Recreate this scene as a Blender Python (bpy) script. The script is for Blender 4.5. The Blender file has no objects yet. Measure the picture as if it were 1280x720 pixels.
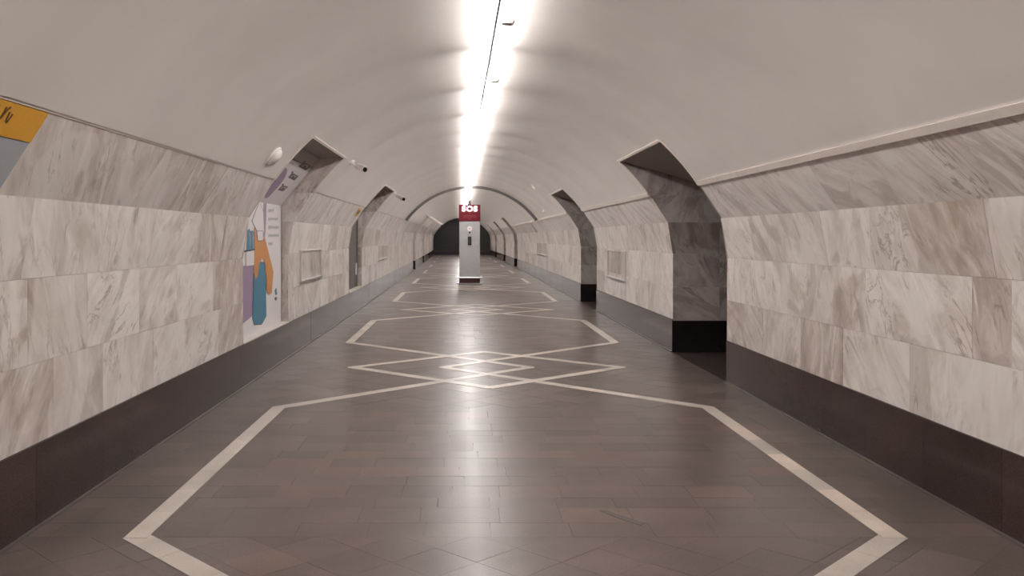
import bpy, bmesh, math, random
from mathutils import Vector, Matrix

C = bpy.context.scene.collection
SC = bpy.context.scene

# ------------------------------------------------------------------ camera
FPX = 970.0                       # focal length in pixels of the 1280 px wide frame
VPX, VPY = 581.0, 297.0           # where the tunnel's lines meet in the frame
EYE = 1.5
cam_d = bpy.data.cameras.new('camera')
cam_d.sensor_width = 36.0
cam_d.lens = 36.0 * FPX / 1280.0
cam_d.shift_x = (640.0 - VPX) / 1280.0
cam_d.shift_y = (VPY - 360.0) / 1280.0
cam_d.clip_end = 300.0
cam = bpy.data.objects.new('camera', cam_d)
cam.location = (0, 0, EYE)
cam.rotation_euler = (math.radians(90), 0, 0)
C.objects.link(cam)
SC.camera = cam

# ------------------------------------------------------------------ world and exposure
world = bpy.data.worlds.new('world')
SC.world = world
world.use_nodes = True
world.node_tree.nodes['Background'].inputs[0].default_value = (0.9, 0.85, 0.8, 1)
world.node_tree.nodes['Background'].inputs[1].default_value = 0.02
SC.view_settings.view_transform = 'Standard'
SC.view_settings.look = 'None'
SC.view_settings.gamma = 1.0
SC.view_settings.use_curve_mapping = False
SC.view_settings.exposure = 0.0
TUBE = 33.0                       # radiance of the fluorescent tubes
TUBE_COL = (1.0, 0.975, 0.96, 1)

rng = random.Random(7)

# ------------------------------------------------------------------ tunnel geometry
R_V, H_V = 2.645, 0.544           # vault radius, height of its centre
U_W = 2.474                       # half width at the tile face
U_P = 2.466                       # half width at the granite plinth
H_PL = 0.431
ROWS = [(H_PL, 0.85), (0.85, 1.29), (1.29, 1.70), (1.70, 2.057)]
Z_BACK, Z_END = -6.0, 67.5
U_ARCH = 1.77                     # the portals cut the vault here
H_ARCH = H_V + math.sqrt(R_V**2 - U_ARCH**2)
U_COR = 2.15

def cx(z):                        # the tunnel bends gently to the left far away
    return 0.2515 - 0.000157 * max(0.0, z - 10.0)**2

def W(u, h, z):
    return Vector((cx(z) + u, z, h))

def prof(h):                      # half width of the tunnel at height h
    if h <= 1.29: return U_W
    if h <= 1.70: return U_W + (2.408 - U_W) * (h - 1.29) / 0.41
    if h <= 2.057: return 2.408 + (2.18 - 2.408) * (h - 1.70) / 0.357
    return math.sqrt(max(0.0, R_V**2 - (h - H_V)**2))

def soffit(u):
    return H_ARCH - 0.285 * (u - U_ARCH)

# portals: (near, far)
PORT_R = [(8.07, 10.17), (16.0, 18.15), (38.3, 40.4), (47.5, 49.6), (57.5, 59.6)]
NICHE_L = [(7.78, 9.77), (14.9, 16.8)]
PORT_L = [(34.6, 36.6), (44.2, 46.2), (55.0, 57.0)]

# ------------------------------------------------------------------ materials
def new_mat(name):
    m = bpy.data.materials.new(name)
    m.use_nodes = True
    nt = m.node_tree
    b = nt.nodes['Principled BSDF']
    return m, nt, b

def N(nt, kind, **kw):
    n = nt.nodes.new(kind)
    for k, v in kw.items():
        setattr(n, k, v)
    return n

def L(nt, a, b):
    nt.links.new(a, b)

def simple(name, col, rough=0.5, metal=0.0, spec=None, noise=0.06, scale=40.0):
    m, nt, b = new_mat(name)
    no = N(nt, 'ShaderNodeTexNoise')
    tc = N(nt, 'ShaderNodeTexCoord')
    L(nt, tc.outputs['Object'], no.inputs['Vector'])
    no.inputs['Scale'].default_value = scale
    rp = N(nt, 'ShaderNodeValToRGB')
    rp.color_ramp.elements[0].position = 0.3
    rp.color_ramp.elements[1].position = 0.7
    rp.color_ramp.elements[0].color = tuple(c * (1 - noise) for c in col) + (1,)
    rp.color_ramp.elements[1].color = tuple(min(1, c * (1 + noise)) for c in col) + (1,)
    L(nt, no.outputs['Fac'], rp.inputs['Fac'])
    L(nt, rp.outputs['Color'], b.inputs['Base Color'])
    b.inputs['Roughness'].default_value = rough
    b.inputs['Metallic'].default_value = metal
    if spec is not None:
        b.inputs['Specular IOR Level'].default_value = spec
    return m

def ramp(nt, fac, stops):
    r = N(nt, 'ShaderNodeValToRGB')
    e = r.color_ramp.elements
    while len(e) < len(stops): e.new(0.5)
    for i, (p, c) in enumerate(stops):
        e[i].position = p
        e[i].color = tuple(c) + (1,) if len(c) == 3 else c
    L(nt, fac, r.inputs['Fac'])
    return r.outputs['Color']

def mix(nt, fac, a, b, mode='MIX'):
    n = N(nt, 'ShaderNodeMix', data_type='RGBA', blend_type=mode)
    for sock, v in ((n.inputs[0], fac), (n.inputs[6], a), (n.inputs[7], b)):
        if hasattr(v, 'is_linked'): L(nt, v, sock)
        else: sock.default_value = v
    return n.outputs[2]

def math_n(nt, op, a, b=None):
    n = N(nt, 'ShaderNodeMath', operation=op)
    for sock, v in ((n.inputs[0], a), (n.inputs[1], b)):
        if v is None: continue
        if hasattr(v, 'is_linked'): L(nt, v, sock)
        else: sock.default_value = v
    return n.outputs[0]

def marble(name, light, mid, dark, vein, rough=0.3, lean=0.3, vein_w=0.02):
    """veined marble; every slab carries its own 'rnd' vector (offset, vein angle, tone)"""
    m, nt, b = new_mat(name)
    geo = N(nt, 'ShaderNodeNewGeometry')
    at = N(nt, 'ShaderNodeAttribute', attribute_name='rnd')
    sp = N(nt, 'ShaderNodeSeparateXYZ'); L(nt, geo.outputs['Position'], sp.inputs[0])
    sr = N(nt, 'ShaderNodeSeparateXYZ'); L(nt, at.outputs['Vector'], sr.inputs[0])
    along = math_n(nt, 'ADD', sp.outputs[0], sp.outputs[1])
    off = math_n(nt, 'MULTIPLY', sr.outputs[0], 57.0)
    cm = N(nt, 'ShaderNodeCombineXYZ')
    L(nt, along, cm.inputs[0]); L(nt, sp.outputs[2], cm.inputs[1]); L(nt, off, cm.inputs[2])
    ang = math_n(nt, 'ADD', math_n(nt, 'MULTIPLY', math_n(nt, 'SUBTRACT', sr.outputs[1], 0.5), 1.5), lean)
    vr = N(nt, 'ShaderNodeVectorRotate', rotation_type='Z_AXIS')
    L(nt, cm.outputs[0], vr.inputs['Vector']); L(nt, ang, vr.inputs['Angle'])
    P = vr.outputs[0]
    def noise(scale, sx, sy, detail, dist, rough_=0.55):
        mp = N(nt, 'ShaderNodeMapping'); mp.inputs['Scale'].default_value = (sx, sy, 1)
        L(nt, P, mp.inputs['Vector'])
        no = N(nt, 'ShaderNodeTexNoise')
        no.inputs['Scale'].default_value = scale
        no.inputs['Detail'].default_value = detail
        no.inputs['Distortion'].default_value = dist
        no.inputs['Roughness'].default_value = rough_
        L(nt, mp.outputs[0], no.inputs['Vector'])
        return no.outputs['Fac']
    bands = noise(2.1, 1.7, 0.55, 6, 1.5, 0.6)
    cloud = noise(2.6, 1.1, 0.85, 8, 1.6, 0.68)
    fine = noise(16, 2.0, 0.35, 4, 0.6)
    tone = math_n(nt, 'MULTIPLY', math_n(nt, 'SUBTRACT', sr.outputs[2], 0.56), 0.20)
    mixf = math_n(nt, 'ADD', math_n(nt, 'ADD', math_n(nt, 'MULTIPLY', bands, 0.6), math_n(nt, 'MULTIPLY', cloud, 0.4)), tone)
    col = ramp(nt, mixf, [(0.36, light), (0.46, mid), (0.55, [a * 0.6 + c * 0.4 for a, c in zip(mid, dark)]), (0.645, dark)])
    col = mix(nt, math_n(nt, 'MULTIPLY', math_n(nt, 'SUBTRACT', fine, 0.45), 0.8), col, tuple(0.6 * x + 0.4 * y for x, y in zip(mid, dark)) + (1,))
    # thin dark veins: ridges of a distorted noise, broken up by the clouds
    ridge = math_n(nt, 'ABSOLUTE', math_n(nt, 'SUBTRACT', noise(1.7, 2.0, 0.55, 5, 1.7, 0.6), 0.5))
    vm = N(nt, 'ShaderNodeMapRange'); vm.clamp = True
    L(nt, ridge, vm.inputs[0])
    vm.inputs[1].default_value = 0.0; vm.inputs[2].default_value = vein_w
    vm.inputs[3].default_value = 1.0; vm.inputs[4].default_value = 0.0
    brk = N(nt, 'ShaderNodeMapRange'); brk.clamp = True
    L(nt, noise(1.5, 1, 1, 3, 0.5), brk.inputs[0])
    brk.inputs[1].default_value = 0.48; brk.inputs[2].default_value = 0.62
    # clusters of brown flecks drawn out along the veining
    fk = N(nt, 'ShaderNodeMapRange'); fk.clamp = True
    L(nt, noise(5.5, 1.9, 0.42, 5, 1.6, 0.62), fk.inputs[0])
    fk.inputs[1].default_value = 0.59; fk.inputs[2].default_value = 0.68
    fb = N(nt, 'ShaderNodeMapRange'); fb.clamp = True
    L(nt, noise(1.15, 1.3, 0.8, 2, 0.4), fb.inputs[0])
    fb.inputs[1].default_value = 0.46; fb.inputs[2].default_value = 0.60
    col = mix(nt, math_n(nt, 'MULTIPLY', math_n(nt, 'MULTIPLY', fk.outputs[0], fb.outputs[0]), 0.75), col, tuple(0.75 * x for x in dark) + (1,))
    # sharp-edged pale and taupe fields
    pf = N(nt, 'ShaderNodeMapRange'); pf.clamp = True
    L(nt, noise(1.5, 1.3, 0.7, 3, 0.7, 0.5), pf.inputs[0])
    pf.inputs[1].default_value = 0.565; pf.inputs[2].default_value = 0.59
    col = mix(nt, math_n(nt, 'MULTIPLY', pf.outputs[0], 0.5), col, tuple(light) + (1,))
    tf = N(nt, 'ShaderNodeMapRange'); tf.clamp = True
    L(nt, noise(1.4, 1.2, 0.8, 5, 1.2, 0.6), tf.inputs[0])
    tf.inputs[1].default_value = 0.58; tf.inputs[2].default_value = 0.62
    col = mix(nt, math_n(nt, 'MULTIPLY', tf.outputs[0], 0.42), col, tuple(0.9 * x for x in dark) + (1,))
    vf = math_n(nt, 'MULTIPLY', math_n(nt, 'MULTIPLY', vm.outputs[0], brk.outputs[0]), 0.7)
    col = mix(nt, vf, col, tuple(vein) + (1,))
    # light crystalline streaks
    st = N(nt, 'ShaderNodeMapRange'); st.clamp = True
    L(nt, noise(2.8, 2.2, 0.45, 5, 1.2), st.inputs[0])
    st.inputs[1].default_value = 0.60; st.inputs[2].default_value = 0.68
    col = mix(nt, math_n(nt, 'MULTIPLY', st.outputs[0], 0.55), col, tuple(min(1, 1.12 * x) for x in light) + (1,))
    L(nt, col, b.inputs['Base Color'])
    b.inputs['Roughness'].default_value = rough
    return m

def granite(name, base, var, rough, speck=0.25, bump=0.02, rough_var=0.08, spec=0.5, coat=0.0):
    m, nt, b = new_mat(name)
    b.inputs['Specular IOR Level'].default_value = spec
    b.inputs['Coat Weight'].default_value = coat
    b.inputs['Coat Roughness'].default_value = 0.08
    geo = N(nt, 'ShaderNodeNewGeometry')
    at = N(nt, 'ShaderNodeAttribute', attribute_name='rnd')
    sr = N(nt, 'ShaderNodeSeparateXYZ'); L(nt, at.outputs['Vector'], sr.inputs[0])
    no = N(nt, 'ShaderNodeTexNoise'); no.inputs['Scale'].default_value = 130; no.inputs['Detail'].default_value = 3
    L(nt, geo.outputs['Position'], no.inputs['Vector'])
    n2 = N(nt, 'ShaderNodeTexNoise'); n2.inputs['Scale'].default_value = 2.4; n2.inputs['Detail'].default_value = 5
    L(nt, geo.outputs['Position'], n2.inputs['Vector'])
    lo = tuple(c * (1 - var) for c in base); hi = tuple(c * (1 + var) for c in base)
    col = ramp(nt, sr.outputs[0], [(0.0, lo), (0.9, hi), (1.0, (hi[0] * 1.12, hi[1] * 1.05, hi[2] * 1.0))])
    col = mix(nt, 1.0, col, ramp(nt, no.outputs['Fac'], [(0.3, (1 - speck,) * 3), (0.7, (1 + speck,) * 3)]), 'MULTIPLY')
    col = mix(nt, 1.0, col, ramp(nt, n2.outputs['Fac'], [(0.3, (0.85,) * 3), (0.7, (1.15,) * 3)]), 'MULTIPLY')
    L(nt, col, b.inputs['Base Color'])
    rv = math_n(nt, 'ADD', math_n(nt, 'MULTIPLY', math_n(nt, 'SUBTRACT', sr.outputs[1], 0.5), rough_var),
                math_n(nt, 'ADD', math_n(nt, 'MULTIPLY', math_n(nt, 'SUBTRACT', n2.outputs['Fac'], 0.5), rough_var), rough))
    L(nt, rv, b.inputs['Roughness'])
    n3 = N(nt, 'ShaderNodeTexNoise'); n3.inputs['Scale'].default_value = 22; n3.inputs['Detail'].default_value = 4
    L(nt, geo.outputs['Position'], n3.inputs['Vector'])
    bp = N(nt, 'ShaderNodeBump'); bp.inputs['Strength'].default_value = 1.0; bp.inputs['Distance'].default_value = bump * 0.01
    L(nt, n3.outputs['Fac'], bp.inputs['Height']); L(nt, bp.outputs[0], b.inputs['Normal'])
    return m

def emit(name, col, s):
    m, nt, b = new_mat(name)
    b.inputs['Base Color'].default_value = col
    b.inputs['Emission Color'].default_value = col
    b.inputs['Emission Strength'].default_value = s
    return m

M = {}
M['marble'] = marble('wall_marble', (0.72, 0.67, 0.63), (0.61, 0.55, 0.51), (0.34, 0.275, 0.235), (0.18, 0.13, 0.105))
M['grout'] = simple('grout', (0.44, 0.39, 0.36), 0.8)
M['plinth'] = granite('plinth_granite', (0.046, 0.029, 0.026), 0.15, 0.16, 0.3, 0.004, 0.03, 0.22)
M['black_granite'] = granite('reveal_granite', (0.013, 0.010, 0.0095), 0.2, 0.16, 0.3, 0.01, 0.05)
M['paving'] = granite('paving_granite', (0.114, 0.087, 0.076), 0.08, 0.34, 0.2, 0.03, 0.06, 0.16, 0.015)
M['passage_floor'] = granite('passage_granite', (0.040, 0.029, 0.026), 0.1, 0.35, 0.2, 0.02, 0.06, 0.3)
M['kerb'] = granite('kerb_granite', (0.10, 0.078, 0.07), 0.1, 0.4)
M['soffit'] = simple('soffit_shade', (0.27, 0.235, 0.215), 0.75)  # dim light under the soffits is put into this darker colour
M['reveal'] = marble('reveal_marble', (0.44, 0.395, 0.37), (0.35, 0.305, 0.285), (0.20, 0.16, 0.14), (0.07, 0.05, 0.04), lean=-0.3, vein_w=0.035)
M['joint'] = simple('paving_joint', (0.085, 0.07, 0.062), 0.7)
M['inlay'] = granite('inlay_limestone', (0.46, 0.405, 0.36), 0.10, 0.35, 0.08, 0.01, 0.08, 0.16, 0.015)
M['plaster'] = simple('vault_plaster', (0.685, 0.64, 0.60), 0.37, noise=0.025, scale=3.0)
M['cornice'] = simple('cornice_paint', (0.66, 0.59, 0.54), 0.7, noise=0.03, scale=6.0)
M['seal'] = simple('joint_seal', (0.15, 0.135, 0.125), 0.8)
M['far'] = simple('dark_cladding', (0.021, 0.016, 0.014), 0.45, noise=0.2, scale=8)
M['far_base'] = simple('dark_skirting', (0.006, 0.0045, 0.004), 0.4)
M['housing'] = simple('lamp_housing', (0.8, 0.78, 0.75), 0.5)
M['tube'] = emit('fluorescent_tube', TUBE_COL, TUBE)
M['white'] = simple('white_plastic', (0.80, 0.74, 0.71), 0.35, noise=0.02)
M['lens'] = simple('black_glass', (0.004, 0.004, 0.004), 0.15)
M['cable'] = simple('cable_black', (0.03, 0.03, 0.03), 0.6)
M['chrome'] = simple('chrome', (0.80, 0.78, 0.77), 0.3, metal=1.0, noise=0.02)
M['sos_body'] = simple('brushed_grey', (0.42, 0.42, 0.42), 0.42, metal=0.25, noise=0.04, scale=9)
M['sos_base'] = simple('dark_maroon', (0.055, 0.006, 0.012), 0.35)
M['orange'] = simple('orange_vinyl', (0.60, 0.30, 0.03), 0.4, noise=0.03)
M['brown_ink'] = simple('brown_ink', (0.11, 0.055, 0.02), 0.5)
M['grey_panel'] = simple('grey_panel', (0.34, 0.355, 0.375), 0.45, noise=0.03)
M['door'] = simple('grey_brown_door', (0.085, 0.070, 0.065), 0.45, noise=0.08, scale=5)
M['sill'] = simple('pale_sill_lit_jamb', (0.62, 0.55, 0.50), 0.35)
M['acrylic'] = None

def red_sign():
    m, nt, b = new_mat('red_backlit_panel')
    b.inputs['Base Color'].default_value = (0.11, 0.005, 0.014, 1)
    b.inputs['Emission Color'].default_value = (0.24, 0.013, 0.03, 1)
    b.inputs['Emission Strength'].default_value = 0.1
    b.inputs['Roughness'].default_value = 0.55
    b.inputs['Specular IOR Level'].default_value = 0.2
    return m
M['sos_red'] = red_sign()
M['sos_text'] = emit('white_backlit_letters', (0.95, 0.72, 0.74, 1), 0.35)
M['sos_ink'] = simple('sos_fine_print', (0.22, 0.04, 0.055), 0.6)

def clear():
    m, nt, b = new_mat('clear_acrylic')
    b.inputs['Base Color'].default_value = (0.9, 0.9, 0.9, 1)
    b.inputs['Roughness'].default_value = 0.05
    tr = N(nt, 'ShaderNodeBsdfTransparent'); tr.inputs[0].default_value = (0.96, 0.955, 0.95, 1)
    mx = N(nt, 'ShaderNodeMixShader'); mx.inputs[0].default_value = 0.06
    L(nt, tr.outputs[0], mx.inputs[1]); L(nt, b.outputs[0], mx.inputs[2])
    L(nt, mx.outputs[0], nt.nodes['Material Output'].inputs['Surface'])
    return m
M['acrylic'] = clear()
for nm, c in {'p_white': (0.66, 0.62, 0.62), 'p_purple': (0.27, 0.19, 0.29), 'p_blue': (0.035, 0.17, 0.27),
              'p_orange': (0.50, 0.21, 0.055), 'p_ink': (0.035, 0.025, 0.03), 'p_grey': (0.34, 0.32, 0.33),
              'p_teal': (0.03, 0.15, 0.19), 'p_dark': (0.06, 0.045, 0.045)}.items():
    M[nm] = simple('poster_' + nm[2:], c, 0.4, noise=0.02)
M['niche'] = simple('niche_lining', (0.36, 0.31, 0.285), 0.6)

# ------------------------------------------------------------------ object helpers
def link_mesh(name, verts, faces, mat, parent=None, rnd=None, smooth=False, mats=None, midx=None):
    me = bpy.data.meshes.new(name)
    me.from_pydata([tuple(v) for v in verts], [], faces)
    for mm in (mats or [mat]):
        me.materials.append(mm)
    if midx: me.polygons.foreach_set('material_index', midx)
    if rnd is not None:
        a = me.attributes.new('rnd', 'FLOAT_VECTOR', 'FACE')
        if len(rnd) == 3 and not hasattr(rnd[0], '__len__'):
            rnd = [rnd] * len(faces)
        a.data.foreach_set('vector', [c for r in rnd for c in r])
    if smooth:
        me.polygons.foreach_set('use_smooth', [True] * len(faces))
    me.update()
    o = bpy.data.objects.new(name, me)
    C.objects.link(o)
    if parent is not None: o.parent = parent
    return o

def tag(o, label=None, cat=None, group=None, kind=None):
    if label: o['label'] = label
    if cat: o['category'] = cat
    if group: o['group'] = group
    if kind: o['kind'] = kind
    return o

def thing(name, loc, label, cat, group=None):
    o = bpy.data.objects.new(name, None)
    o.empty_display_size = 0.1
    o.location = loc
    C.objects.link(o)
    return tag(o, label, cat, group)

def part(name, bm, mat, parent=None, smooth=False):
    """link a bmesh built in WORLD coordinates as one object under its parent"""
    bmesh.ops.recalc_face_normals(bm, faces=bm.faces)
    me = bpy.data.meshes.new(name)
    if parent is not None:
        p = Vector(parent.location)
        q = parent.parent
        while q is not None:
            p = p + Vector(q.location); q = q.parent
        bmesh.ops.translate(bm, verts=bm.verts, vec=-p)
    bm.to_mesh(me); bm.free()
    me.materials.append(mat)
    if smooth:
        me.polygons.foreach_set('use_smooth', [True] * len(me.polygons))
        me.update()
    o = bpy.data.objects.new(name, me)
    C.objects.link(o)
    if parent is not None: o.parent = parent
    return o

def bm_box(bm, lo, hi, bevel=0.0):
    r = bmesh.ops.create_cube(bm, size=1.0)
    vs = r['verts']
    for v in vs:
        v.co = Vector([lo[i] + (v.co[i] + 0.5) * (hi[i] - lo[i]) for i in range(3)])
    if bevel:
        es = list({e for v in vs for e in v.link_edges})
        bmesh.ops.bevel(bm, geom=es, offset=bevel, segments=2, affect='EDGES', profile=0.5)

def box(lo, hi, bevel=0.0):
    bm = bmesh.new(); bm_box(bm, lo, hi, bevel); return bm

def bm_cone(bm, p0, p1, r0, r1, n=16):
    p0, p1 = Vector(p0), Vector(p1)
    d = p1 - p0
    r = bmesh.ops.create_cone(bm, cap_ends=True, segments=n, radius1=r0, radius2=r1, depth=d.length)
    q = Vector((0, 0, 1)).rotation_difference(d.normalized())
    mt = Matrix.Translation((p0 + p1) / 2) @ q.to_matrix().to_4x4()
    bmesh.ops.transform(bm, matrix=mt, verts=r['verts'])

def cone(p0, p1, r0, r1, n=16):
    bm = bmesh.new(); bm_cone(bm, p0, p1, r0, r1, n); return bm

def prism(poly, depth):
    """poly: world points of the front face; depth: vector to the back face"""
    n = len(poly); depth = Vector(depth)
    v = [Vector(p) for p in poly] + [Vector(p) + depth for p in poly]
    f = [tuple(range(n)), tuple(reversed(range(n, 2 * n)))]
    f += [(i, i + n, (i + 1) % n + n, (i + 1) % n) for i in range(n)]
    return v, f

class Joined:
    def __init__(self): self.v, self.f, self.r = [], [], []
    def add(self, v, f, rnd=(0.5, 0.5, 0.5)):
        k = len(self.v)
        self.v += v; self.f += [tuple(i + k for i in q) for q in f]; self.r += [rnd] * len(f)
    def build(self, name, mat, parent=None, **kw):
        return link_mesh(name, self.v, self.f, mat, parent, self.r, **kw)

def r3(): return (rng.random(), rng.random(), rng.random())

# ------------------------------------------------------------------ vault
def zcuts(extra=()):
    zs = {Z_BACK, Z_END} | set(extra)
    z = Z_BACK
    while z < Z_END: zs.add(round(z, 3)); z += 1.5
    return sorted(zs)

def in_any(z0, z1, lst):
    m = (z0 + z1) / 2
    return any(a < m < b for a, b in lst)

edges = [e for p in PORT_R + NICHE_L + PORT_L for e in p]
ZC = zcuts(edges)
BAY = 1.83                        # the vault is cast in shallow bays, one lamp long
ZV = sorted(set(ZC) | {round(6.84 + BAY * (k + i / 8), 3) for k in range(-6, 30) for i in range(8) if Z_BACK < 6.84 + BAY * (k + i / 8) < Z_END})
def bow(z):
    t = ((z - 6.84) / BAY) % 1.0
    return 0.045 * (4 * t * (1 - t) - 0.5)
PH_A = math.asin(U_ARCH / R_V)
PH_M = math.asin(U_COR / R_V)
PH = [-PH_M, -(PH_M + PH_A) / 2, -PH_A] + [-PH_A + 2 * PH_A * i / 24 for i in range(1, 24)] + [PH_A, (PH_M + PH_A) / 2, PH_M]
vv, ff, vid = [], [], {}
def vault_vert(z, ph):
    k = (z, ph)
    fade = max(0.0, 1 - (abs(ph) / PH_M)**4)
    if k not in vid:
        vid[k] = len(vv); vv.append(W((R_V + bow(z) * fade) * math.sin(ph), H_V + (R_V + bow(z) * fade) * math.cos(ph), z))
    return vid[k]
for z0, z1 in zip(ZV, ZV[1:]):
    for a, b in zip(PH, PH[1:]):
        if b <= -PH_A + 1e-6 and in_any(z0, z1, NICHE_L + PORT_L): continue
        if a >= PH_A - 1e-6 and in_any(z0, z1, PORT_R): continue
        ff.append((vault_vert(z0, a), vault_vert(z1, a), vault_vert(z1, b), vault_vert(z0, b)))
ceiling = tag(link_mesh('ceiling', vv, ff, M['plaster'], smooth=True), kind='structure')
ceiling['label'] = 'cream plastered barrel vault running the length of the hall'

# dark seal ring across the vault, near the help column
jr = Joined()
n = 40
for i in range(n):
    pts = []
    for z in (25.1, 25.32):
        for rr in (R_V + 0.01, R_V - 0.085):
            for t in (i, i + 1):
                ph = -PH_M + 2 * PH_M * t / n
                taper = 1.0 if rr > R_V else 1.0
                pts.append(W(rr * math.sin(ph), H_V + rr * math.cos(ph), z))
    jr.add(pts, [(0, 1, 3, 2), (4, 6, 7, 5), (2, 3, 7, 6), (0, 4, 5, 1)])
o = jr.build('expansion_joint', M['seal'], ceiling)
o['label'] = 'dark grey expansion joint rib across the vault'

# cornices where the plaster ends above the marble
for side, lst, idx in ((-1, NICHE_L + PORT_L, 1), (1, PORT_R, 2)):
    j = Joined()
    for z0, z1 in zip(ZC, ZC[1:]):
        if in_any(z0, z1, lst): continue
        if any(abs(z0 - e[1]) < 1e-6 for e in lst): z0 += 0.024
        if any(abs(z1 - e[0]) < 1e-6 for e in lst): z1 -= 0.024
        dh = 0.020 if side < 0 else -0.018
        sec = [(2.20, 2.060 + dh), (2.163, 2.055 + dh), (2.133, 2.097 + dh), (2.17, 2.112 + dh)]
        pts = [W(side * u, h, z) for z in (z0, z1) for u, h in sec]
        j.add(pts, [(0, 1, 5, 4), (1, 2, 6, 5), (2, 3, 7, 6), (0, 4, 7, 3)] + ([(3, 2, 1, 0), (4, 5, 6, 7)]))
    o = j.build('trim_%d' % idx, M['cornice'])
    tag(o, kind='structure')
    o['label'] = 'pale cornice strip above the %s marble wall' % ('left' if side < 0 else 'right')

# ------------------------------------------------------------------ wall shells
def wall_shell(side, opens, niches):
    v, f, mi = [], [], []
    def quad(a, b, c, d, m=0):
        k = len(v); v.extend([a, b, c, d]); f.append((k, k + 1, k + 2, k + 3)); mi.append(m)
    B = [(2.50, -0.05), (2.50, 1.29), (2.434, 1.705), (2.206, 2.062), (2.14, 2.10)]
    for z0, z1 in zip(ZC, ZC[1:]):
        if in_any(z0, z1, opens): continue
        bb = B
        if in_any(z0, z1, niches):
            bb = [(2.50, -0.05), (2.50, H_PL - 0.03)]
        for (u0, h0), (u1, h1) in zip(bb, bb[1:]):
            quad(W(side * u0, h0, z0), W(side * u0, h0, z1), W(side * u1, h1, z1), W(side * u1, h1, z0))
    DEPTH = 4.2
    for z0, z1 in opens:              # open passages through the piers
        for z in (z0 - 0.022, z1 + 0.022):
            us = [(2.50, -0.05), (2.50, 1.29), (2.434, 1.705), (2.206, 2.062), (U_ARCH + 0.03, H_ARCH + 0.02), (DEPTH, soffit(DEPTH) + 0.03), (DEPTH, -0.05)]
            k = len(v); v.extend([W(side * u, h, z) for u, h in us]); f.append(tuple(range(k, k + len(us)))); mi.append(0)
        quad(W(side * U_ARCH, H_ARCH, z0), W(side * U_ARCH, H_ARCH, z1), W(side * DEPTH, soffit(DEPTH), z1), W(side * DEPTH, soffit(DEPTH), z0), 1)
        quad(W(side * DEPTH, -0.05, z0), W(side * DEPTH, -0.05, z1), W(side * DEPTH, 2.0, z1), W(side * DEPTH, 2.0, z0), 2)  # unseen end wall, made dark so less light bounces into the passage
    for z0, z1 in niches:
        back = [(2.60, H_PL), (2.60, 1.90), (2.185, 2.40), (2.07, 2.54)]
        for (u0, h0), (u1, h1) in zip(back, back[1:]):
            quad(W(side * u0, h0, z0), W(side * u0, h0, z1), W(side * u1, h1, z1), W(side * u1, h1, z0), 0)
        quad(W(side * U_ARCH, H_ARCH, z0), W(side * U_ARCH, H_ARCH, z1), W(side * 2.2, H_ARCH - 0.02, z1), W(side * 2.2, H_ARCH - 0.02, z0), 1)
        for z in (z0 - 0.002, z1 + 0.022):
            us = [(2.47, H_PL - 0.02), (2.49, 1.29), (2.434, 1.705), (2.206, 2.062), (U_ARCH + 0.03, H_ARCH + 0.02), (2.3, H_ARCH), (2.65, 1.9), (2.65, H_PL - 0.02)]
            k = len(v); v.extend([W(side * u, h, z) for u, h in us]); f.append(tuple(range(k, k + len(us)))); mi.append(0)
    return v, f, mi

wall = {}
for side, nm, opens, niches in ((-1, 'wall_left', PORT_L, NICHE_L), (1, 'wall_right', PORT_R, [])):
    v, f, mi = wall_shell(side, opens, niches)
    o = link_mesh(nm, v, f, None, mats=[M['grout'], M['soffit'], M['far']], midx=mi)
    wall[side] = tag(o, kind='structure')
    o['label'] = '%s wall of the hall faced with veined beige marble slabs' % ('left' if side < 0 else 'right')

# ------------------------------------------------------------------ marble slabs on the walls
def spans(z0, z1, blocked):
    cur = z0; out = []
    for a, b in sorted(blocked):
        if a > z1: break
        out.append((cur, a)); cur = b
    out.append((cur, z1))
    return out

JOINTS = {
    (-1, 3): [5.02, 6.3, 7.1], (-1, 2): [3.1, 3.9, 4.72, 5.45, 6.3, 7.05], (-1, 1): [3.3, 3.95, 4.57, 5.3, 6.0, 6.85], (-1, 0): [3.5, 4.2, 4.77, 5.54, 6.17, 7.0],
    (1, 3): [3.0, 3.86, 4.73, 5.55, 6.3, 7.2], (1, 2): [3.3, 3.99, 4.77, 5.25, 5.83, 6.6, 7.3], (1, 1): [3.2, 3.87, 4.17, 5.28, 6.0, 6.7, 7.4], (1, 0): [3.4, 4.1, 4.76, 5.6, 6.3, 7.1],
}
GAP = 0.0009
Z_IND = 28.0
def slab_pts(side, row, z0, z1):
    h0, h1 = ROWS[row]
    if row == 3 and side < 0: h1 = 2.076
    e = 0.0
    lip = 0.007 if row >= 2 else 0.0         # upper rows stand a little back of the one below
    u0 = prof(h0) + lip; u1 = (2.408 - 0.6387 * (h1 - 1.70)) if row == 3 else prof(h1) + 0.001
    jig = rng.uniform(0, 0.0025)
    q = [(u0 + jig, h0 + GAP, z0 + GAP), (u0 + jig, h0 + GAP, z1 - GAP), (u1 + jig, h1 - GAP, z1 - GAP), (u1 + jig, h1 - GAP, z0 + GAP)]
    return prism([W(side * u, h, z) for u, h, z in q], (side * 0.022, 0, 0.008 if row == 3 else 0))

def cut(a, b, row, side):
    js = [z for z in JOINTS.get((side, row), []) if a + 0.15 < z < b - 0.15] if a < 7 else []
    z = js[-1] if js else a
    pts = [a] + js
    if not (js and b < 11):
        while True:
            z += rng.uniform(0.55, 0.9)
            if z > b - 0.3: break
            pts.append(z)
    pts.append(b)
    return list(zip(pts, pts[1:]))

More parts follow.
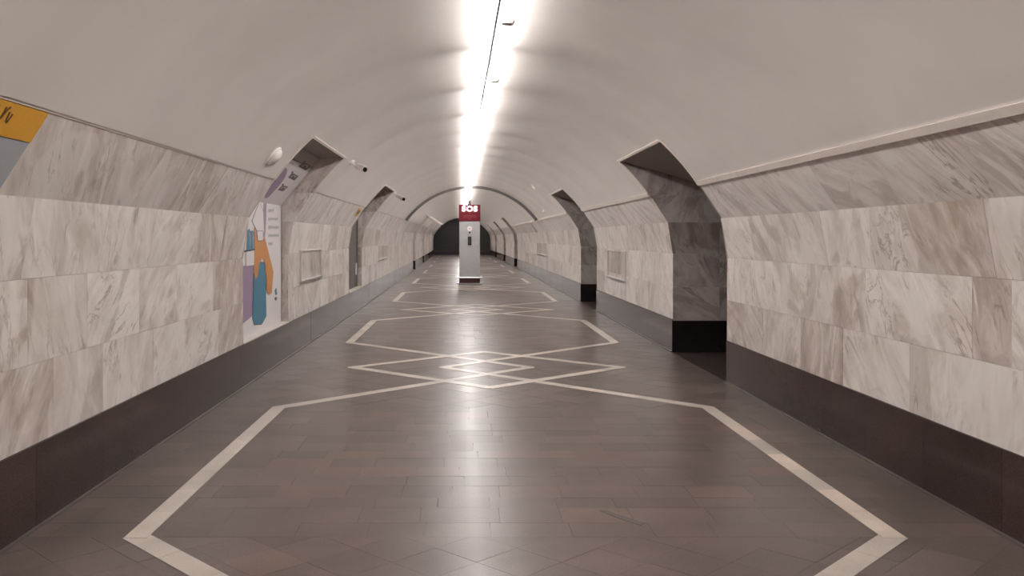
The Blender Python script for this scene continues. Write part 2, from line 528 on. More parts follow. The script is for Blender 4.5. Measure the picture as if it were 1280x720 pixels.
for side in (-1, 1):
    blocked = NICHE_L + PORT_L if side < 0 else PORT_R
    far = Joined()
    for row in range(4):
        for a, b in spans(Z_BACK, Z_END, blocked):
            segs = []
            if a < 2.4:
                segs = [(x, y, False) for x, y in cut(a, 2.4, row, 0)]
                a = 2.4
            if side < 0 and row == 3 and a < 3.58:      # the station sign takes the place of slabs here
                segs = [s for s in segs if s[1] < 0.5]
                a = 3.58
            segs += [(x, y, y < Z_IND) for x, y in cut(a, b, row, side)]
            for z0, z1, single in segs:
                v, f = slab_pts(side, row, z0, z1)
                r = r3()
                if row == 3 and z0 < 27.5: r = (r[0], r[1], r[2] * 0.55)  # top row toned lighter to make up for the little light it catches
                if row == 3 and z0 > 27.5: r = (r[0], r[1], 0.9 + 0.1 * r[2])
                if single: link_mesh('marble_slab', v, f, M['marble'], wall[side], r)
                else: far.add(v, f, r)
    tag(far.build('far_marble_slabs', M['marble'], wall[side]), kind='stuff')

# granite plinth slabs
for side in (-1, 1):
    far = Joined()
    blocked = PORT_L if side < 0 else PORT_R
    for a, b in spans(Z_BACK, Z_END, blocked):
        z = a
        while z < b - 0.01:
            w = rng.uniform(0.62, 0.8)
            z1 = z + w if z + w < b - 0.3 else b
            jig = rng.uniform(-0.0008, 0.0008)
            v, f = prism([W(side * (U_P + jig), -0.02, z + 0.001), W(side * (U_P + jig), -0.02, z1 - 0.001), W(side * (U_P + jig), H_PL - 0.001, z1 - 0.001), W(side * (U_P + jig), H_PL - 0.001, z + 0.001)], (side * 0.03, 0, 0))
            if 2.0 < z < Z_IND: link_mesh('plinth_slab', v, f, M['plinth'], wall[side], r3())
            else: far.add(v, f, r3())
            z = z1
    tag(far.build('far_plinth_slabs', M['plinth'], wall[side]), kind='stuff')

# portal reveals: marble on a black granite plinth, both jambs of every passage
def reveal(side, z, facing, parent, single, deep):
    """facing=+1: jamb looks towards +z (near jamb), -1: looks back at the viewer (far jamb)"""
    lev = [0.0, H_PL - 0.02, 0.85, 1.29, 1.70, 2.06, None]
    cols = [None, 2.47 + 0.62, 2.47 + 1.15, 4.2] if deep > 1 else [None, U_W + deep]
    jj = {'marble': Joined(), 'reveal': Joined(), 'black_granite': Joined(), 'sill': Joined()}
    for k in range(6):
        h0 = lev[k]
        for c0, c1 in zip(cols, cols[1:]):
            top = lambda u: (lev[k + 1] if lev[k + 1] is not None else 99)
            def hh(u, h): return min(h, soffit(u) - 0.001 if deep > 1 else H_ARCH - 0.02)
            poly = []
            if c0 is None:
                h1 = lev[k + 1] if lev[k + 1] is not None else H_ARCH - 0.004
                for t in range(7):
                    h = h0 + 0.001 + (h1 - h0 - 0.002) * t / 6
                    poly.append((prof(h) + (0.002 if k else -0.006), h))
                e = c1
                hr = hh(e, h1)
                poly.append((e - 0.001, hr if lev[k + 1] is None else min(h1, hr) - 0.001))
                poly.append((e - 0.001, h0 + 0.001))
            else:
                h1 = lev[k + 1] if lev[k + 1] is not None else 99
                if hh(c0, h1) <= h0 + 0.02: continue
                poly = [(c0 + 0.001, h0 + 0.001), (c0 + 0.001, hh(c0, h1) - 0.001), (c1, max(h0 + 0.004, hh(c1, h1) - 0.001)), (c1, h0 + 0.001)]
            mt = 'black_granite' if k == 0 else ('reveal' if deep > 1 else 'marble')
            if side < 0 and z > 30 and facing < 0 and k: mt = 'sill'  # brightly lit far jambs: the light is painted in with the pale stone
            if k == 0 and deep < 1: continue
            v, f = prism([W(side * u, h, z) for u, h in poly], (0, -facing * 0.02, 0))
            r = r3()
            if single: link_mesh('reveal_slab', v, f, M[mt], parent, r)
            else: jj[mt].add(v, f, r)
    return jj

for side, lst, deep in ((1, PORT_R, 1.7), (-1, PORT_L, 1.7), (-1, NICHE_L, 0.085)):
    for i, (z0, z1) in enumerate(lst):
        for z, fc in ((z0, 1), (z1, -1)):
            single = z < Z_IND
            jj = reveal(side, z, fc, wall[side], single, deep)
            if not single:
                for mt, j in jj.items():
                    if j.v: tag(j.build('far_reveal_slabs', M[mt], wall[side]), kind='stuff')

# pale plaster bead round the vault edge of every opening
for side, lst in ((1, PORT_R), (-1, NICHE_L + PORT_L)):
    for z0, z1 in lst:
        j = Joined()
        def bar(p, q, nrm, wdt):
            v, f = prism([p, q, q + nrm, p + nrm], wdt); j.add(v, f)
        a0, a1 = W(side * (U_ARCH - 0.004), H_ARCH - 0.022, z0 - 0.02), W(side * (U_ARCH - 0.004), H_ARCH - 0.022, z1 + 0.02)
        bar(a0, a1, Vector((-side * 0.022, 0, 0.018)), (side * 0.012, 0, 0.016))
        K = 10
        for zz, dz in ((z0 - 0.022, 0.02), (z1 + 0.002, 0.02)):
            for t in range(K):
                pa = PH_A + (PH_M - PH_A) * t / K; pb = PH_A + (PH_M - PH_A) * (t + 1) / K
                P = [W(side * r_ * math.sin(p_), H_V + r_ * math.cos(p_), zz) for p_, r_ in ((pa, R_V - 0.008), (pb, R_V - 0.008), (pb, R_V + 0.03), (pa, R_V + 0.03))]
                v, f = prism(P, (0, dz, 0)); j.add(v, f)
        j.build('edge_bead', M['cornice'], ceiling)

# slanting metal profile in the top marble row beyond the second right passage
for zz in (27.72, 27.98):
    P = [W(2.405, 1.70, zz), W(2.172, 2.052, zz), W(2.172, 2.052, zz + 0.1), W(2.405, 1.70, zz + 0.1)]
    v, f = prism(P, (-0.02, 0, -0.01))
    o = link_mesh('slanted_profile', v, f, M['seal' if zz > 27.8 else 'sill'], wall[1])

# ------------------------------------------------------------------ far end and wall behind the viewer
def arch_outline(z, scale=0.995, kk=28, h_from=0.0, h_to=9.0):
    pts = []
    return pts
end = bpy.data.objects.new('wall_far', None); C.objects.link(end); end.location = W(0, 0, Z_END)
tag(end, kind='structure'); end['label'] = 'dark boarded wall closing the far end of the hall'
def half(h): return max(0.02, prof(h) - 0.01)
h = 0.30
lev = [0.30]
while lev[-1] < 3.1: lev.append(lev[-1] + 0.21)
lev[-1] = H_V + R_V - 0.02
for h0, h1 in zip(lev, lev[1:]):
    hs = [h0 + 0.012 + (h1 - h0 - 0.02) * t / 4 for t in range(5)]
    poly = [(-half(x), x) for x in hs] + [(half(x), x) for x in reversed(hs)]
    v, f = prism([Vector((cx(Z_END) + u, Z_END - 0.04 - 0.006 * rng.random(), x)) for u, x in poly], (0, 0.04, 0))
    v = [p - Vector(end.location) for p in v]
    link_mesh('board', v, f, M['far'], end)
part('skirting', box((cx(Z_END) - 2.45, Z_END - 0.07, 0), (cx(Z_END) + 2.45, Z_END + 0.02, 0.25)), M['far_base'], end)
part('ledge', box((cx(Z_END) - 2.45, Z_END - 0.09, 0.25), (cx(Z_END) + 2.45, Z_END, 0.29)), M['sos_base'], end)
part('backing', box((cx(Z_END) - 2.6, Z_END + 0.005, 0), (cx(Z_END) + 2.6, Z_END + 0.06, 3.3)), M['far_base'], end)
o = part('wall_back', box((cx(0) - 2.6, Z_BACK - 0.1, -0.05), (cx(0) + 2.6, Z_BACK, 3.3)), M['plaster'])
tag(o, kind='structure'); o['label'] = 'plain wall behind the viewer'

# ------------------------------------------------------------------ floor
fl = []
zz = ZC
v, f = [], []
for z in zz: v += [W(-4.3, -0.018, z), W(4.3, -0.018, z)]
f = [(2 * i, 2 * i + 1, 2 * i + 3, 2 * i + 2) for i in range(len(zz) - 1)]
floor = tag(link_mesh('floor', v, f, M['joint']), kind='structure')
floor['label'] = 'polished brown granite floor with pale inlaid bands'

PER, C0, HC = 7.2, 8.97, 2.12
centres = [C0 + PER * k for k in range(-2, 9)]

def clip(poly, axis, val, keep_less):
    out = []
    for i in range(len(poly)):
        a, b = poly[i], poly[(i + 1) % len(poly)]
        ia = (a[axis] <= val) if keep_less else (a[axis] >= val)
        ib = (b[axis] <= val) if keep_less else (b[axis] >= val)
        if ia: out.append(a)
        if ia != ib:
            t = (val - a[axis]) / (b[axis] - a[axis])
            out.append(tuple(a[k] + t * (b[k] - a[k]) for k in range(2)))
    return out

def area(p):
    return 0.5 * sum(p[i][0] * p[(i + 1) % len(p)][1] - p[(i + 1) % len(p)][0] * p[i][1] for i in range(len(p)))

stones = []                    # (z of centre, polygon in (u, z))
EDGE = U_P - 0.002
def add_stone(poly):
    if len(poly) < 3 or abs(area(poly)) < 0.003: return
    if area(poly) < 0: poly = poly[::-1]
    stones.append((sum(p[1] for p in poly) / len(poly), poly))
def rows_zone(z0, z1):
    n = max(1, round((z1 - z0) / 0.197))
    zs = [z0 + (z1 - z0) * (i + (rng.uniform(-0.16, 0.16) if 0 < i < n else 0)) / n for i in range(n + 1)]
    for a, b in zip(zs, zs[1:]):
        u = -EDGE; w = rng.uniform(0.12, 0.42)
        while u < EDGE - 0.001:
            u1 = u + w
            if u1 > EDGE - 0.12: u1 = EDGE
            add_stone([(u, a), (u1, a), (u1, b), (u, b)])
            u = u1; w = rng.uniform(0.27, 0.47)
def rhomb_zone(z0, z1, c):
    s = 2.12 / 2.52            # slope of the inlaid bands
    d = 0.33
    K = 26
    for i in range(-K, K):
        for j in range(-K, K):
            # lines z = s*u + i*d and z = -s*u + j*d
            P = []
            for (ii, jj) in ((i, j), (i + 1, j), (i + 1, j + 1), (i, j + 1)):
                P.append(((jj - ii) * d / (2 * s), c + (ii + jj) * d / 2))
            if max(p[1] for p in P) < z0 or min(p[1] for p in P) > z1 or max(abs(p[0]) for p in P) > EDGE + 0.6: continue
            for ax, val, less in ((1, z0, False), (1, z1, True), (0, -EDGE, False), (0, EDGE, True)):
                P = clip(P, ax, val, less)
                if len(P) < 3: break
            add_stone(P)
prev = Z_BACK
for c in centres:
    a, b = c - HC, c + HC
    if b < Z_BACK: continue
    if a > prev: rows_zone(prev, a)
    rhomb_zone(max(a, Z_BACK), min(b, Z_END), c)
    prev = b
    if prev >= Z_END: break
if prev < Z_END: rows_zone(prev, Z_END)
def stone_mesh(poly, gap=0.0014):
    cu = sum(p[0] for p in poly) / len(poly); cz = sum(p[1] for p in poly) / len(poly)
    tu, tz, th = rng.gauss(0, 0.0006), rng.gauss(0, 0.0006), rng.uniform(-0.0010, 0)
    top, bot = [], []
    for u, z in poly:
        d = math.hypot(u - cu, z - cz) or 1
        k = 1 - gap * 0.7 / d
        uu, z_ = cu + (u - cu) * k, cz + (z - cz) * k
        top.append(W(uu, th + tu * (uu - cu) + tz * (z_ - cz), z_)); bot.append(W(uu, -0.017, z_))
    n = len(poly)
    return top + bot, [tuple(range(n))] + [(i, i + n, (i + 1) % n + n, (i + 1) % n) for i in range(n)]
stones.sort(key=lambda s: s[0])
single = [s for s in stones if s[0] > 3.25][:300]
ids = {id(s) for s in single}
rest = Joined()
for s in stones:
    v, f = stone_mesh(s[1])
    if id(s) in ids: link_mesh('paving_stone', v, f, M['paving'], floor, r3())
    else: rest.add(v, f, r3())
# paving inside the open passages
pas = Joined()
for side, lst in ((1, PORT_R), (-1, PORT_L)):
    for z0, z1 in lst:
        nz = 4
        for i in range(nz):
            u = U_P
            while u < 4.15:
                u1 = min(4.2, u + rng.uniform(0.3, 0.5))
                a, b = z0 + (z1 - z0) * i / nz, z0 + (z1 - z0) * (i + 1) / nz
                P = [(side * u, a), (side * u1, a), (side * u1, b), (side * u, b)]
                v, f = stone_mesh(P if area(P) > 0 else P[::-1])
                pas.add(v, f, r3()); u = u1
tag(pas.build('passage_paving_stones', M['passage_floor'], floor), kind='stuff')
tag(rest.build('far_paving_stones', M['paving'], floor), kind='stuff')

# pale inlaid bands
BW = 0.058
n_inlay = 0
far_inlay = Joined()
def band(p, q, lift, e0=0.0, e1=0.0):
    """p, q: (u, z) ends of the centre line; cut into stones of about a third of a metre"""
    global n_inlay
    p, q = Vector(p), Vector(q)
    d = (q - p); ln = d.length; d.normalize()
    nrm = Vector((-d.y, d.x)) * BW
    p = p - d * e0; q = q + d * e1; ln = (q - p).length
    k = max(1, round(ln / 0.36))
    for i in range(k):
        a = p + (q - p) * (i / k) + d * 0.0012; b = p + (q - p) * ((i + 1) / k) - d * 0.0012
        P = [a + nrm, b + nrm, b - nrm, a - nrm]
        if area([tuple(x) for x in P]) < 0: P = P[::-1]
        top = [W(x.x, lift, x.y) for x in P]
        v, f = prism(top, (0, 0, -0.006))
        z = (a.y + b.y) / 2
        if 3.0 < z < 13.5 and n_inlay < 290:
            link_mesh('inlay_stone', v, f, M['inlay'], floor, r3()); n_inlay += 1
        elif Z_BACK < z < Z_END - 0.5:
            far_inlay.add(v, f, r3())
UC = 1.895
for k, c in enumerate(centres):
    for s in (-1, 1):
        band((s * UC, c - HC), (-s * 0.50, c), 0.0016 + 0.0004 * (s > 0), 0.035, 0.03)
        band((s * UC, c + HC), (-s * 0.50, c), 0.0017 + 0.0004 * (s > 0), 0.035, 0.03)
        band((s * 1.55, c), (0, c - 1.22), 0.0025 + 0.0003 * (s > 0), 0.035, 0.02)
        band((s * 1.55, c), (0, c + 1.22), 0.0026 + 0.0003 * (s > 0), 0.035, 0.02)
        band((s * UC, c + HC), (s * UC, c + PER - HC), 0.0032, 0.02, 0.02)
tag(far_inlay.build('far_inlay_stones', M['inlay'], floor), kind='stuff')

def on_floor(px, py, z=0.0):
    s = FPX * (EYE - z) / (py - VPY)
    return Vector(((px - VPX) * s / FPX, s, z))
P = [on_floor(749, 638, 0.0012), on_floor(757, 638, 0.0012), on_floor(806, 653.5, 0.0012), on_floor(801, 656.5, 0.0012), on_floor(776, 648.5, 0.0012)]
v, f = prism(P[::-1], (0, 0, -0.003))
o = link_mesh('joint_patch', v, f, M['joint'], floor); o['label'] = 'dark filled crack between paving stones'

# thin kerb strips where floor and plinth meet
for side, lst, idx in ((-1, PORT_L, 3), (1, PORT_R, 4)):
    j = Joined()
    for a, b in spans(Z_BACK, Z_END, lst):
        zs = [a] + [z for z in ZC if a < z < b] + [b]
        for z0, z1 in zip(zs, zs[1:]):
            v, f = prism([W(side * (U_P - 0.022), -0.002, z0), W(side * (U_P - 0.022), -0.002, z1), W(side * (U_P - 0.022), 0.010, z1), W(side * (U_P - 0.022), 0.010, z0)], (side * 0.024, 0, 0))
            j.add(v, f)
    o = j.build('trim_%d' % idx, M['kerb']); tag(o, kind='structure')
    o['label'] = 'thin dark strip along the foot of the %s plinth' % ('left' if side < 0 else 'right')

# ------------------------------------------------------------------ lamps along the crown of the vault
Z_L0, TL = 6.84 - BAY * 7, 1.70
H_TOP = H_V + R_V
def lu(z): return max(-0.10, 0.05 - 0.0105 * z)      # the row wanders a little off the crown
proto = None
n_lamp = 0
ORD = ['first', 'second', 'third', 'fourth', 'fifth', 'sixth', 'seventh', 'eighth', 'ninth', 'tenth']
k = 0
while Z_L0 + k * BAY + BAY < Z_END - 0.3:
    z = Z_L0 + (k + 0.5) * BAY
    base = W(lu(z), H_TOP - 0.02, z)
    if proto is None:
        lab = 'white fluorescent batten lamp in the glaring row along the crown of the vault'
        t = thing('ceiling_light', base, lab, 'ceiling light', 'fluorescent lamps along the vault crown')
        for sx in (-0.062, 0.062):
            part('lamp_housing', box((base.x + sx - 0.03, z - BAY / 2 + 0.05, H_TOP - 0.045), (base.x + sx + 0.03, z + BAY / 2 - 0.05, H_TOP - 0.002), 0.004), M['housing'], t)
            bm = bmesh.new(); bm_cone(bm, (base.x + sx, z - TL / 2, 0), (base.x + sx, z + TL / 2, 0), 0.036, 0.036, 12)
            for v_ in bm.verts: v_.co.z = v_.co.z * 0.6 + H_TOP - 0.07
            part('diffuser', bm, M['tube'], t)
        proto = t
    else:
        t = proto.copy(); C.objects.link(t); t.location = base
        for ch in list(proto.children):
            c = ch.copy(); C.objects.link(c); c.parent = t
    if z < 5.0: t['label'] = 'white fluorescent batten lamp on the vault crown, overhead or behind the viewer'
    else:
        n_lamp += 1
        t['label'] = ('white twin-tube batten lamp, %s from the viewer in the glaring ceiling row' % ORD[n_lamp - 1]) if n_lamp <= len(ORD) else 'white batten lamp in the far part of the glaring ceiling row'
    k += 1

# cable between the two tube rows, ending at the tenth metre
bm = bmesh.new()
zs = [-5 + 1.5 * i for i in range(10)] + [9.75]
for a, b in zip(zs, zs[1:]):
    bm_cone(bm, W(lu(a) - 0.012 + 0.002 * math.sin(a * 3), H_TOP - 0.112 - 0.004 * math.sin(a * 2), a), W(lu(b) - 0.012 + 0.002 * math.sin(b * 3), H_TOP - 0.112 - 0.004 * math.sin(b * 2), b), 0.009, 0.009, 8)
tag(part('cable', bm, M['cable']), 'thin dark cable strung along the crown of the vault beside the lamps', 'cable')
# smoke detectors under the crown
for z, px_, lab in ((5.62, 0.058, 'round white smoke detector under the lamps, the one nearest the viewer'), (7.70, 0.042, 'round white smoke detector under the lamps, the one farther from the viewer')):
    p = W(px_, H_TOP - 0.05, z)
    t = thing('smoke_detector', p, lab, 'smoke detector', 'smoke detectors')
    part('detector_base', cone((p.x, p.y, H_TOP - 0.003), (p.x, p.y, H_TOP - 0.125), 0.014, 0.014, 16), M['white'], t, True)
    part('detector_head', cone((p.x, p.y, H_TOP - 0.122), (p.x, p.y, H_TOP - 0.145), 0.056, 0.044, 24), M['housing'], t, False)

# ------------------------------------------------------------------ help column
zc = 25.25
bx = (587 - VPX) * zc / FPX
t = thing('sos_column', (bx, zc, 0), 'free-standing grey help column with red top panel in the middle of the floor', 'help point')
Y0, Y1 = zc - 0.17, zc + 0.17
def cb(name, u0, u1, h0, h1, y0, y1, mat, bevel=0.0, parent=t):
    return part(name, box((bx + u0, y0, h0), (bx + u1, y1, h1), bevel), M[mat], parent)
cb('base_plate', -0.42, 0.42, 0.0, 0.03, Y0 - 0.06, Y1 + 0.06, 'grey_panel', 0.004)
o = cb('base', -0.335, 0.335, 0.03, 0.19, Y0, Y1, 'sos_base', 0.004)
cb('rim', -0.42, 0.42, 0.185, 0.225, Y0 - 0.06, Y1 + 0.06, 'chrome', 0.015)
cb('body', -0.335, 0.335, 0.225, 2.03, Y0 + 0.01, Y1 - 0.01, 'sos_body', 0.012)
hd = cb('head', -0.35, 0.35, 2.03, 2.565, Y0 - 0.012, Y1 + 0.012, 'sos_red', 0.008)
hd['label'] = 'red panel with white lettering'
fr = Y0 + 0.01
def disc(name, u, h, r, y, d, mat, parent=t):
    return part(name, cone((bx + u, y, h), (bx + u, y - d, h), r, r, 24), M[mat], parent)
b_ = disc('beacon', 0, 2.0, 0.001, fr, 0.001, 'seal') if False else None
bm = bmesh.new(); bm_cone(bm, (bx, zc, 2.565), (bx, zc, 2.60), 0.06, 0.055, 16); bm_cone(bm, (bx, zc, 2.60), (bx, zc, 2.70), 0.05, 0.035, 16)
part('beacon', bm, M['door'], t)
w = disc('call_button', 0, 1.79, 0.08, fr, 0.02, 'white'); disc('button_centre', 0, 1.79, 0.022, fr - 0.02, 0.008, 'grey_panel', w)
disc('microphone', 0, 1.66, 0.026, fr, 0.008, 'lens')
for u in (-0.16, 0.14, -0.11, 0.19):
    disc('indicator', u, 1.665, 0.012, fr, 0.005, 'grey_panel')
cb('instruction_strip', -0.085, 0.085, 1.572, 1.60, fr - 0.004, fr + 0.002, 'grey_panel')
hs = cb('handset_recess', -0.06, 0.06, 1.255, 1.535, fr - 0.012, fr + 0.004, 'lens', 0.006)
cb('handset', -0.032, 0.032, 1.29, 1.50, fr - 0.04, fr - 0.012, 'cable', 0.01, hs)
cb('caption', -0.05, 0.05, 1.19, 1.205, fr - 0.003, fr + 0.002, 'grey_panel')
# lettering
def lettering(name, text, size, loc, mat, parent, bold=0.0, rot=(math.radians(90), 0, 0), sx=1.0):
    cu = bpy.data.curves.new(name, 'FONT'); cu.body = text; cu.size = size; cu.extrude = 0.004; cu.offset = bold
    cu.align_x = 'CENTER'; cu.resolution_u = 4
    ob = bpy.data.objects.new(name, cu); C.objects.link(ob)
    bpy.context.view_layer.update()
    me = bpy.data.meshes.new_from_object(ob.evaluated_get(bpy.context.evaluated_depsgraph_get()))
    bpy.data.objects.remove(ob)
    me.materials.clear(); me.materials.append(mat)
    o = bpy.data.objects.new(name, me); C.objects.link(o)
    o.parent = parent
    pw = Vector(parent.location)
    if parent.parent: pw += Vector(parent.parent.location)
    o.location = Vector(loc) - pw
    o.rotation_euler = rot; o.scale = (sx, 1, 1)
    return o
for ch_, du in (('S', -0.19), ('O', 0.0), ('S', 0.19)):
    lettering('letter', ch_, 0.235, (bx + du, Y0 - 0.016, 2.352), M['sos_text'], hd, 0.016, sx=1.12)
bm = bmesh.new()
for hh, ln in ((2.27, 0.05), (2.20, 0.36), (2.155, 0.42), (2.09, 0.1)):
    u = -ln / 2
    while u < ln / 2:
        ww = rng.uniform(0.012, 0.028)
        bm_box(bm, (bx + u, Y0 - 0.015, hh), (bx + u + ww, Y0 - 0.011, hh + 0.02)); u += ww + 0.008
part('fine_print', bm, M['sos_ink'], hd)

# ------------------------------------------------------------------ station sign on the left wall, top row
zr = 3.575
t = thing('station_sign', W(-2.3, 1.85, 2.6), 'orange sign strip over a grey panel at the top of the left wall', 'sign')
def slant(h): return 2.408 - 0.6387 * (h - 1.70)
for nm, h0, h1, mt, pr in (('grey_panel', 1.708, 1.935, 'grey_panel', 0.0), ('orange_panel', 1.938, 2.072, 'orange', -0.004)):
    P = [W(-(slant(h0) + pr), h0, 0.6), W(-(slant(h1) + pr), h1, 0.6), W(-(slant(h1) + pr), h1, zr), W(-(slant(h0) + pr), h0, zr)]
    bm = bmesh.new()
    v, f = prism(P, (-0.022, 0, 0.008))
    bv = [bm.verts.new(x) for x in v]; [bm.faces.new([bv[i] for i in q]) for q in f]
    o = part(nm, bm, M[mt], t)
def stroke(pts, wd):      # pts in (z, h) on the slanted orange panel
    bm = bmesh.new()
    for (z0, h0), (z1, h1) in zip(pts, pts[1:]):
        d = Vector((z1 - z0, h1 - h0)).normalized(); nn = Vector((-d.y, d.x)) * wd
        q = [(z0 - nn.x, h0 - nn.y), (z1 - nn.x, h1 - nn.y), (z1 + nn.x, h1 + nn.y), (z0 + nn.x, h0 + nn.y)]
        v, f = prism([W(-(slant(h) - 0.006), h, z) for z, h in q], (-0.002, 0, 0.001))
        bv = [bm.verts.new(x) for x in v]; [bm.faces.new([bv[i] for i in ff_]) for ff_ in f]
    part('letter', bm, M['brown_ink'], t)
stroke([(3.307, 2.035), (3.314, 2.0), (3.328, 1.992), (3.332, 2.03)], 0.0045)
stroke([(3.267, 2.05), (3.272, 2.0), (3.284, 2.045), (3.294, 2.052)], 0.0045)
stroke([(3.192, 2.0), (3.217, 2.05), (3.237, 2.0)], 0.0045)
stroke([(3.122, 2.05), (3.142, 2.0), (3.162, 2.05)], 0.0045)

# ------------------------------------------------------------------ poster in the first left niche
z0, z1 = NICHE_L[0]
XP = -2.306                        # plane of the poster's upright part
t = thing('poster', (XP, (z0 + z1) / 2, H_PL + 0.01), 'tall white poster with orange hand and bottles filling the left niche', 'poster')
SL = [(-2.306, 1.90), (-1.91, 2.386)]
dS = Vector((0.396, 0, 0.486)); nS = Vector((0.486, 0, -0.396)).normalized()
v, f = [], []
sec = [(XP, H_PL + 0.012), (XP, 1.90), (-1.925, 2.367)]
bm = bmesh.new()
for (xa, ha), (xb, hb) in zip(sec, sec[1:]):
    P = [Vector((xa, z0 + 0.003, ha)), Vector((xb, z0 + 0.003, hb)), Vector((xb, z1 - 0.024, hb)), Vector((xa, z1 - 0.024, ha))]
    vv_, f_ = prism(P, (-0.02, 0, 0.006))
    bv = [bm.verts.new(x) for x in vv_]; [bm.faces.new([bv[i] for i in q]) for q in f_]
part('poster_board', bm, M['p_white'], t)
P = [Vector((-1.915, z0 + 0.003, 2.379)), Vector((-1.825, z0 + 0.003, 2.489)), Vector((-1.825, z1 - 0.024, 2.489)), Vector((-1.915, z1 - 0.024, 2.379))]
vv_, f_ = prism(P, (-0.02, 0, 0.006))
bm = bmesh.new(); bv = [bm.verts.new(x) for x in vv_]; [bm.faces.new([bv[i] for i in q]) for q in f_]
part('blank_top_panel', bm, M['niche'], t)
v_, f_ = prism([W(-2.46, H_PL + 0.001, z0), W(-2.46, H_PL + 0.001, z1), W(-2.60, H_PL + 0.001, z1), W(-2.60, H_PL + 0.001, z0)], (0, 0, 0.012))
link_mesh('niche_sill', v_, f_, M['sill'], wall[-1])

def up(px, py, lift):               # a point of the upright part of the poster
    s = (px - VPX) / XP
    z = FPX / s
    return Vector((XP + lift, max(z0 + 0.006, min(z1 - 0.026, z)), EYE - (py - VPY) / s))
def sl(px, py, lift):               # a point of the slanting part
    a, b = (px - VPX) / FPX, (VPY - py) / FPX
    # a*Z = -2.306 + .396 t ; b*Z = .4 + .486 t
    det = a * (-0.486) - b * (-0.396)
    Z = (-2.306 * -0.486 - 0.4 * -0.396) / det
    tt = (b * Z - 0.4) / 0.486
    return Vector((XP, 0, 1.9)) + dS * tt + Vector((0, max(z0 + 0.006, min(z1 - 0.026, Z)), 0)) + nS * lift
def c7(x, y): return (295 + x / 4.229, 250 + y / 4.235)
def c6(x, y): return (290 + x / 5.54, 160 + y / 5.54)
def shape(name, pts, mat, lift, conv, fn, rounding=0):
    if rounding:                    # corner cutting for round outlines
        for _ in range(rounding):
            pts = [q for i in range(len(pts)) for q in (
                tuple(0.78 * pts[i][k] + 0.22 * pts[(i + 1) % len(pts)][k] for k in (0, 1)),
                tuple(0.22 * pts[i][k] + 0.78 * pts[(i + 1) % len(pts)][k] for k in (0, 1)))]
    P = [fn(*conv(*p), lift) for p in pts]
    v, f = prism(P, (-0.0012, 0, 0) if fn is up else tuple(-nS * 0.0012))
    bm = bmesh.new(); bv = [bm.verts.new(x) for x in v]
    for q in f:
        bm.faces.new([bv[i] for i in q])
    bm.normal_update()
    bmesh.ops.triangulate(bm, faces=[x for x in bm.faces if len(x.verts) > 4])
    return part(name, bm, M[mat], t)
def grow(pts, k):
    mx = sum(p[0] for p in pts) / len(pts); my = sum(p[1] for p in pts) / len(pts)
    out = []
    for x, y in pts:
        d = math.hypot(x - mx, y - my) or 1
        out.append((x + (x - mx) / d * k, y + (y - my) / d * k))
    return out
shape('purple_bottle', [(-20, 352), (40, 348), (98, 345), (92, 480), (84, 615), (42, 650), (-20, 690)], 'p_purple', 0.0015, c7, up)
shape('purple_stripe', [(148, -22), (162, -25), (158, 120), (152, 215), (138, 170)], 'p_purple', 0.0015, c7, up)
bot = [(85, 112), (122, 10), (143, 62), (146, 168), (120, 190), (104, 150)]
shape('bottle_outline', grow(bot, 3), 'p_ink', 0.0020, c7, up)
shape('white_bottle', bot, 'p_white', 0.0034, c7, up)
bl = [(92, 400), (100, 375), (128, 330), (148, 335), (155, 420), (158, 610), (135, 655), (95, 660), (86, 625)]
shape('bottle_outline', grow(bl, 4), 'p_ink', 0.0034, c7, up)
shape('blue_bottle', bl, 'p_blue', 0.0048, c7, up)
for q in ([(58, 160), (70, 150), (74, 265), (54, 265)], [(76, 165), (88, 160), (89, 262), (77, 265)]):
    shape('blue_nozzle', q, 'p_blue', 0.0048, c7, up)
cp = [(50, 268), (100, 262), (98, 345), (50, 350)]
shape('cap_outline', grow(cp, 3), 'p_ink', 0.0048, c7, up)
shape('white_cap', cp, 'p_white', 0.0062, c7, up)
shape('black_rim', [(40, 268), (96, 258), (96, 266), (40, 277)], 'p_ink', 0.0076, c7, up)
hand = [(93, 135), (104, 178), (112, 212), (150, 200), (165, 260), (195, 380), (186, 492), (170, 505), (158, 470), (160, 420), (150, 330), (136, 305), (120, 340), (112, 400), (100, 425), (92, 385), (95, 250)]
shape('orange_hand', hand, 'p_orange', 0.0076, c7, up)
bxp = [(108, 165), (138, 165), (138, 213), (110, 215)]
shape('label_outline', grow(bxp, 3), 'p_ink', 0.0090, c7, up)
shape('white_label', bxp, 'p_white', 0.0104, c7, up)
for y, x1 in ((55, 198), (101, 220), (145, 226), (188, 222), (231, 192)):
    bm = bmesh.new(); x = 170.0
    top_, bot_ = [], []
    while x < x1:                   # a line of blurred, touching characters of uneven height
        ww = rng.uniform(4, 7); a_ = y - rng.uniform(6, 10); b_ = y + rng.uniform(6, 10)
        top_ += [(x, a_), (x + ww, a_)]; bot_ += [(x, b_), (x + ww, b_)]
        top_ += [(x + ww, y - 3), (x + ww + 2, y - 3)]; bot_ += [(x + ww, y + 2), (x + ww + 2, y + 2)]
        x += ww + 2
    nv = len(top_)
    T = [bm.verts.new(up(*c7(*p_), 0.0012)) for p_ in top_]; B_ = [bm.verts.new(up(*c7(*p_), 0.0012)) for p_ in bot_]
    for k_ in range(nv - 1): bm.faces.new([T[k_], T[k_ + 1], B_[k_ + 1], B_[k_]])
    bmesh.ops.remove_doubles(bm, verts=bm.verts, dist=1e-6)
    part('text_line', bm, M['p_grey'], t)
shape('exclamation_mark', [(204, 478), (213, 464), (217, 500), (208, 503)], 'p_teal', 0.0015, c7, up)
shape('mark_dot', [(203, 518), (211, 512), (217, 520), (213, 532), (205, 531)], 'p_dark', 0.0015, c7, up)
